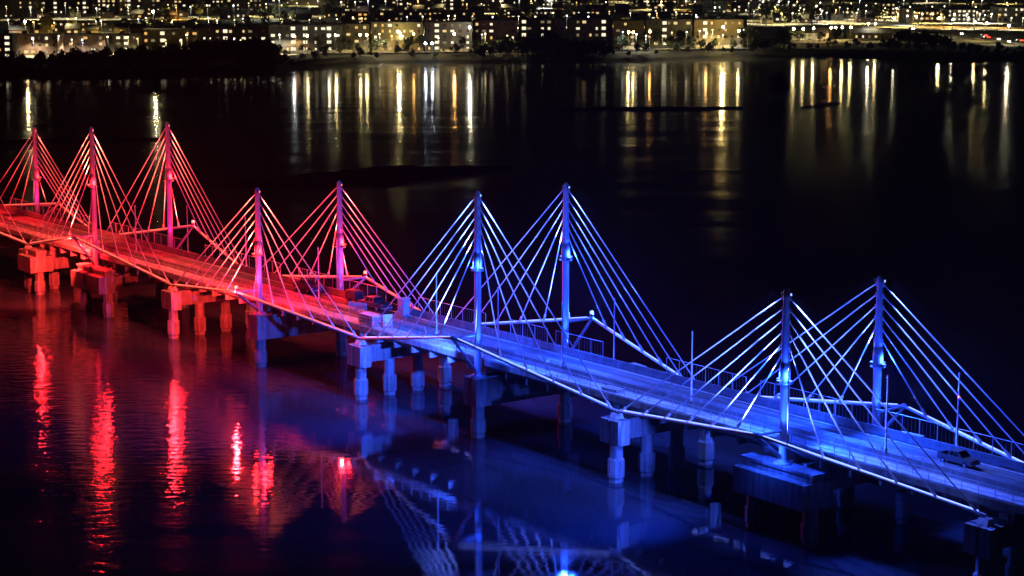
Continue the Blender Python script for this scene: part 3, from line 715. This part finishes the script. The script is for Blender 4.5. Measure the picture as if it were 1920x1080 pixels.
# cars on the highway
carbody = MB(); carbody.prism_y([(-2.2, .3), (2.2, .3), (2.2, .8), (1.2, .95), (.6, 1.4), (-1.2, 1.42), (-1.9, .95), (-2.2, .9)], -.85, .85)
cbm = carbody.mesh('body', PAINT); wh = MB()
for sx in (-1.4, 1.4):
    for s in (-1, 1): wh.tube([(sx, s*.9, .32), (sx, s*.7, .32)], .32, 8)
whm = wh.mesh('wheels', RUB)
hl = MB(); tl = MB()
for s in (-.6, .6): hl.ball((2.22, s, .68), .24, n=8); tl.ball((-2.22, s, .75), .2, n=8)
hlm = hl.mesh('headlight', glow('car_headlight', (1, .95, .85), 40, True)); tlm = tl.mesh('tail_light', glow('car_tail_light', (1, .05, .02), 25, True))
for x, y, fl_, lab in ((1709, 55.5, 1, 'car with blazing white headlights beyond the right wood'), (1800, 65, 1, 'car with white headlights on the highway right of the wood'), (1850, 72, 0, 'red tail light car on the near lane of the highway'),
                  (1845, 68.5, 0, 'red tail light car higher up the highway slope'), (1869, 75, 1, 'car with white headlights lower on the highway'), (1888, 80, 1, 'lowest white headlight car on the highway'), (1912, 78, 0, 'red tail light car by the right edge')):
    t = empty('car', at(x, y, GZ)+Vector((0, 0, .05)), R(-75) if fl_ else R(105)); tag(t, lab, 'car', 'cars on the far highway')
    for nm, me in (('body', cbm), ('wheels', whm), ('headlight', hlm), ('tail_light', tlm)):
        o = bpy.data.objects.new(nm, me); col.objects.link(o); o.parent = t

# ------------------------------------------------------------------ trees
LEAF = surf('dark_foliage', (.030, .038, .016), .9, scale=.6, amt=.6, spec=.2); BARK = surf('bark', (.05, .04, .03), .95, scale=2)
rt = random.Random(5)
def tree_proto(h, wd, n=520):
    tr = MB(); tr.tube([(0, 0, -.5), (.1, 0, h*.3), (0, .1, h*.7)], .24, 6, r1=.08)
    for i in range(4):
        a = rt.uniform(0, 6.3); tr.tube([(0, 0, h*.28), (math.cos(a)*wd*.3, math.sin(a)*wd*.3, h*rt.uniform(.5, .7))], .1, 5, r1=.04)
    cr = MB(); blobs = [(rt.uniform(-.3, .3)*wd, rt.uniform(-.3, .3)*wd, h*rt.uniform(.32, .86), rt.uniform(.16, .30)*wd) for _ in range(9)] + [(0, 0, h*.6, wd*.33), (0, 0, h*.84, wd*.17)]
    for i in range(n):
        bx, by, bz, br = rt.choice(blobs)
        p = Vector((rt.gauss(0, 1), rt.gauss(0, 1), rt.gauss(0, 1))).normalized()*br*rt.uniform(.55, 1.05); p.z *= .85; p += Vector((bx, by, bz))
        if p.z < h*.12: continue
        u = Vector((rt.gauss(0, 1), rt.gauss(0, 1), rt.gauss(0, 1))).normalized(); q = u.orthogonal().normalized(); s = rt.uniform(.35, .8)
        cr.add([p-u*s, p-q*s*.6, p+u*s, p+q*s*.6], [(0, 1, 2, 3)])
    return tr.mesh('trunk', BARK), cr.mesh('crown', LEAF)
PROTO = [tree_proto(*q) for q in ((11, 9), (13, 9.5), (9, 8), (12, 7), (8, 9), (14, 10))]
LEAF_LIT = surf('lamplit_foliage', (.17, .17, .06), .9, scale=.6, amt=.5, spec=.2)  # lighter copy of the foliage, lamplight put into the colour
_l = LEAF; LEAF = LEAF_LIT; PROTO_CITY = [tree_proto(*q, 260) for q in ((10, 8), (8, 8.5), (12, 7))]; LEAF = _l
def tree(p, label, group, s=1., proto=None, name='tree'):
    t = empty(name, p, rt.uniform(0, 6.28)); t.scale = (s, s, s*rt.uniform(.88, 1.15)); tag(t, label, 'tree', group)
    for nm, me in zip(('trunk', 'crown'), proto or rt.choice(PROTO)):
        o = bpy.data.objects.new(nm, me); col.objects.link(o); o.parent = t
def interp(pts, x):
    for (a, b_), (c, d_) in zip(pts, pts[1:]):
        if a <= x <= c: return b_+(d_-b_)*(x-a)/(c-a)
    return pts[-1][1]
SH = shore
def shore_y(wx): return interp(SH, wx)
# left wood along the bank, several rows deep; height profile follows the dark skyline
prof = [(-60, 102), (20, 104), (60, 110), (100, 106), (140, 98), (230, 93), (330, 92), (400, 82), (440, 78), (500, 80), (530, 90), (548, 100)]
for row, dy in enumerate((6, 13, 20, 28)):
    x = -50 + row*6
    while x < 545:
        wx = (x-960)*.000260*900*1.005; y = shore_y(wx)+dy; X = (x-960)/F_PX*math.hypot(y, CAM_Z)*1.0
        ty = interp(prof, x) + rt.uniform(-12, 10) + (0 if row in (1, 2) else 6)
        g = 3.4 if dy > 15 else 2.
        px = F_PX/math.hypot(y, CAM_Z); yb = 540 - F_PX*math.tan(math.atan2(y*math.sin(PITCH)-(CAM_Z-g)*math.cos(PITCH), y*math.cos(PITCH)+(CAM_Z-g)*math.sin(PITCH)))
        hgt = max(4., (yb-ty)/px); k = rt.randrange(6); s = hgt/((11, 13, 9, 12, 8, 14)[k]*1.0)
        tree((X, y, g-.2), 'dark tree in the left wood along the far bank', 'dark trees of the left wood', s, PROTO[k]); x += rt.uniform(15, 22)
prof = [(878, 96), (900, 84), (940, 72), (980, 66), (1060, 66), (1120, 70), (1140, 80), (1152, 92)]
for row, dy in enumerate((6, 14, 24)):
    x = 884 + row*7
    while x < 1150:
        wx = (x-960)*.26*1.0; y = shore_y(wx)+dy; X = (x-960)/F_PX*math.hypot(y, CAM_Z)
        g = 3.4 if dy > 15 else 2.; px = F_PX/math.hypot(y, CAM_Z)
        yb = 540 - F_PX*math.tan(math.atan2(y*math.sin(PITCH)-(CAM_Z-g)*math.cos(PITCH), y*math.cos(PITCH)+(CAM_Z-g)*math.sin(PITCH)))
        hgt = max(4., (yb-interp(prof, x)+rt.uniform(-9, 5))/px); k = rt.randrange(6); s = hgt/((11, 13, 9, 12, 8, 14)[k])
        tree((X, y, g-.2), 'dark tree in the middle wood on the far bank', 'dark trees of the middle wood', s, PROTO[k]); x += rt.uniform(15, 21)
prof = [(1640, 82), (1668, 66), (1690, 57), (1740, 57), (1770, 66), (1800, 78), (1870, 92), (1940, 100)]
for row, yy in enumerate((92, 84, 78)):
    x = 1650 + row*6
    while x < (1930 if row == 0 else 1790):
        p = at(x, yy+(x-1650)*.06, GZ); px = F_PX/math.hypot(p.y, CAM_Z)
        hgt = max(3.5, (yy+(x-1650)*.06-interp(prof, x)-rt.uniform(-3, 8))/px); k = rt.randrange(6)
        tree(p, 'dark tree in the right wood below the highway', 'dark trees of the right wood', hgt/((11, 13, 9, 12, 8, 14)[k]), PROTO[k]); x += rt.uniform(14, 20)
for x, y, hpx, lab in ((599, 100, 30, 'small dark tree in front of the grey block stairs'), (640, 100, 32, 'small dark tree between the grey block and the cream block'), (695, 99, 20, 'small dark tree left of the bright white lamp'),
                  (745, 101, 18, 'low dark bush below the bright white lamp'), (763, 101, 18, 'low dark bush left of the twin floodlights'), (1162, 93, 36, 'dark tree left of the orange lit quay'), (1176, 94, 22, 'low dark tree at the left end of the orange quay'),
                  (1230, 91, 40, 'slim dark tree in front of the grey green slab'), (1258, 92, 28, 'loose dark tree right of the slim dark tree'), (1276, 92, 32, 'dark tree left of the gold slab'), (1294, 92, 26, 'lower dark tree at the gold slab corner'),
                  (1402, 90, 38, 'tall dark tree right of the gold quay'), (1418, 90, 30, 'dark tree second right of the gold quay'), (1436, 90, 20, 'low dark tree between two tall ones'), (1462, 89, 38, 'round dark tree left of the boathouse'), (1470, 89, 34, 'dark tree beside the boathouse'),
                  (1612, 76, 14, 'small dark bush between the boathouses')):
    k = rt.randrange(6); p = at(x, y, GZ); px = F_PX/math.hypot(p.y, CAM_Z); tree(p, lab, 'single dark trees on the far bank', hpx/px/((11, 13, 9, 12, 8, 14)[k]), PROTO[k])
for i in range(150):                                     # street trees between the rows
    x, y = rt.choice([(rt.uniform(0, 640), 64), (rt.uniform(640, 1400), rt.uniform(46, 52)), (rt.uniform(0, 640), 34), (rt.uniform(640, 1400), 18), (rt.uniform(1395, 1660), rt.uniform(30, 48)), (rt.uniform(1400, 1920), rt.uniform(24, 44))])
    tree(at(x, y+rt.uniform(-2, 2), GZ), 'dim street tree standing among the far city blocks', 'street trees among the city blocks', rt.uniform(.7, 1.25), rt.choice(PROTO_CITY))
for i in range(70):                                     # low bushes along the bank
    x = 548 + (1935-548)*(i+rt.uniform(0, 1))/70; X = (x-960)*.262; yy = shore_y(X)+rt.choice((9, 16, 26, 38)); X = (x-960)/F_PX*math.hypot(yy, CAM_Z)
    tree((X, yy, 2.2 if yy-shore_y(X) < 12 else 3.2), 'low dark bush on the open river bank', 'low bushes along the open bank', rt.uniform(.3, .62), PROTO[rt.choice((2, 4, 4, 0))], 'bush')
for x in (566, 584, 612, 622, 656, 668, 706, 722, 770, 786, 842, 858, 872, 1196, 1204, 1244, 1316, 1344, 1372, 1390, 1428, 1448, 1482, 1500, 1538, 1566):
    p = at(x+rt.uniform(-4, 4), 99 if x < 900 else 92 if x < 1470 else 82, GZ); tree(p, 'scattered dark tree standing in front of the first row of blocks', 'scattered trees before the first row of blocks', rt.uniform(.35, .75), rt.choice(PROTO))
# a round bush on a mud islet, mirrored in the water
p = at(1456, 186, 0)
tree((p.x, p.y, 0), 'round dark bush standing alone in the river', None, 1.15, PROTO[4], 'bush')

# ------------------------------------------------------------------ thin haze volume added to imitate lens bloom
HAZE = mat('bloom_haze'); N, L, b = nodes(HAZE); out = N['Material Output']; N.remove(b)
pv = N.new('ShaderNodeVolumePrincipled'); pv.inputs['Color'].default_value = (.62, .80, 1., 1); pv.inputs['Density'].default_value = .7e-4; pv.inputs['Anisotropy'].default_value = .3
L.new(pv.outputs['Volume'], out.inputs['Volume'])
hm = MB(); hm.box(-9500, 9500, -700, 12500, -2.5, 64)
tag(hm.build('haze', HAZE), 'thin haze added over the river for bloom round the lamps', 'haze', kind='stuff')

# ------------------------------------------------------------------ render look
sc.view_settings.view_transform = 'Standard'; sc.view_settings.look = 'None'; sc.view_settings.exposure = .3; sc.view_settings.gamma = 1
sc.cycles.use_denoising = True
sc.cycles.max_bounces = 5; sc.cycles.diffuse_bounces = 2; sc.cycles.glossy_bounces = 3
sc.cycles.caustics_reflective = False; sc.cycles.caustics_refractive = False
sc.cycles.sample_clamp_indirect = 4; sc.cycles.sample_clamp_direct = 400
sc.cycles.use_light_tree = True
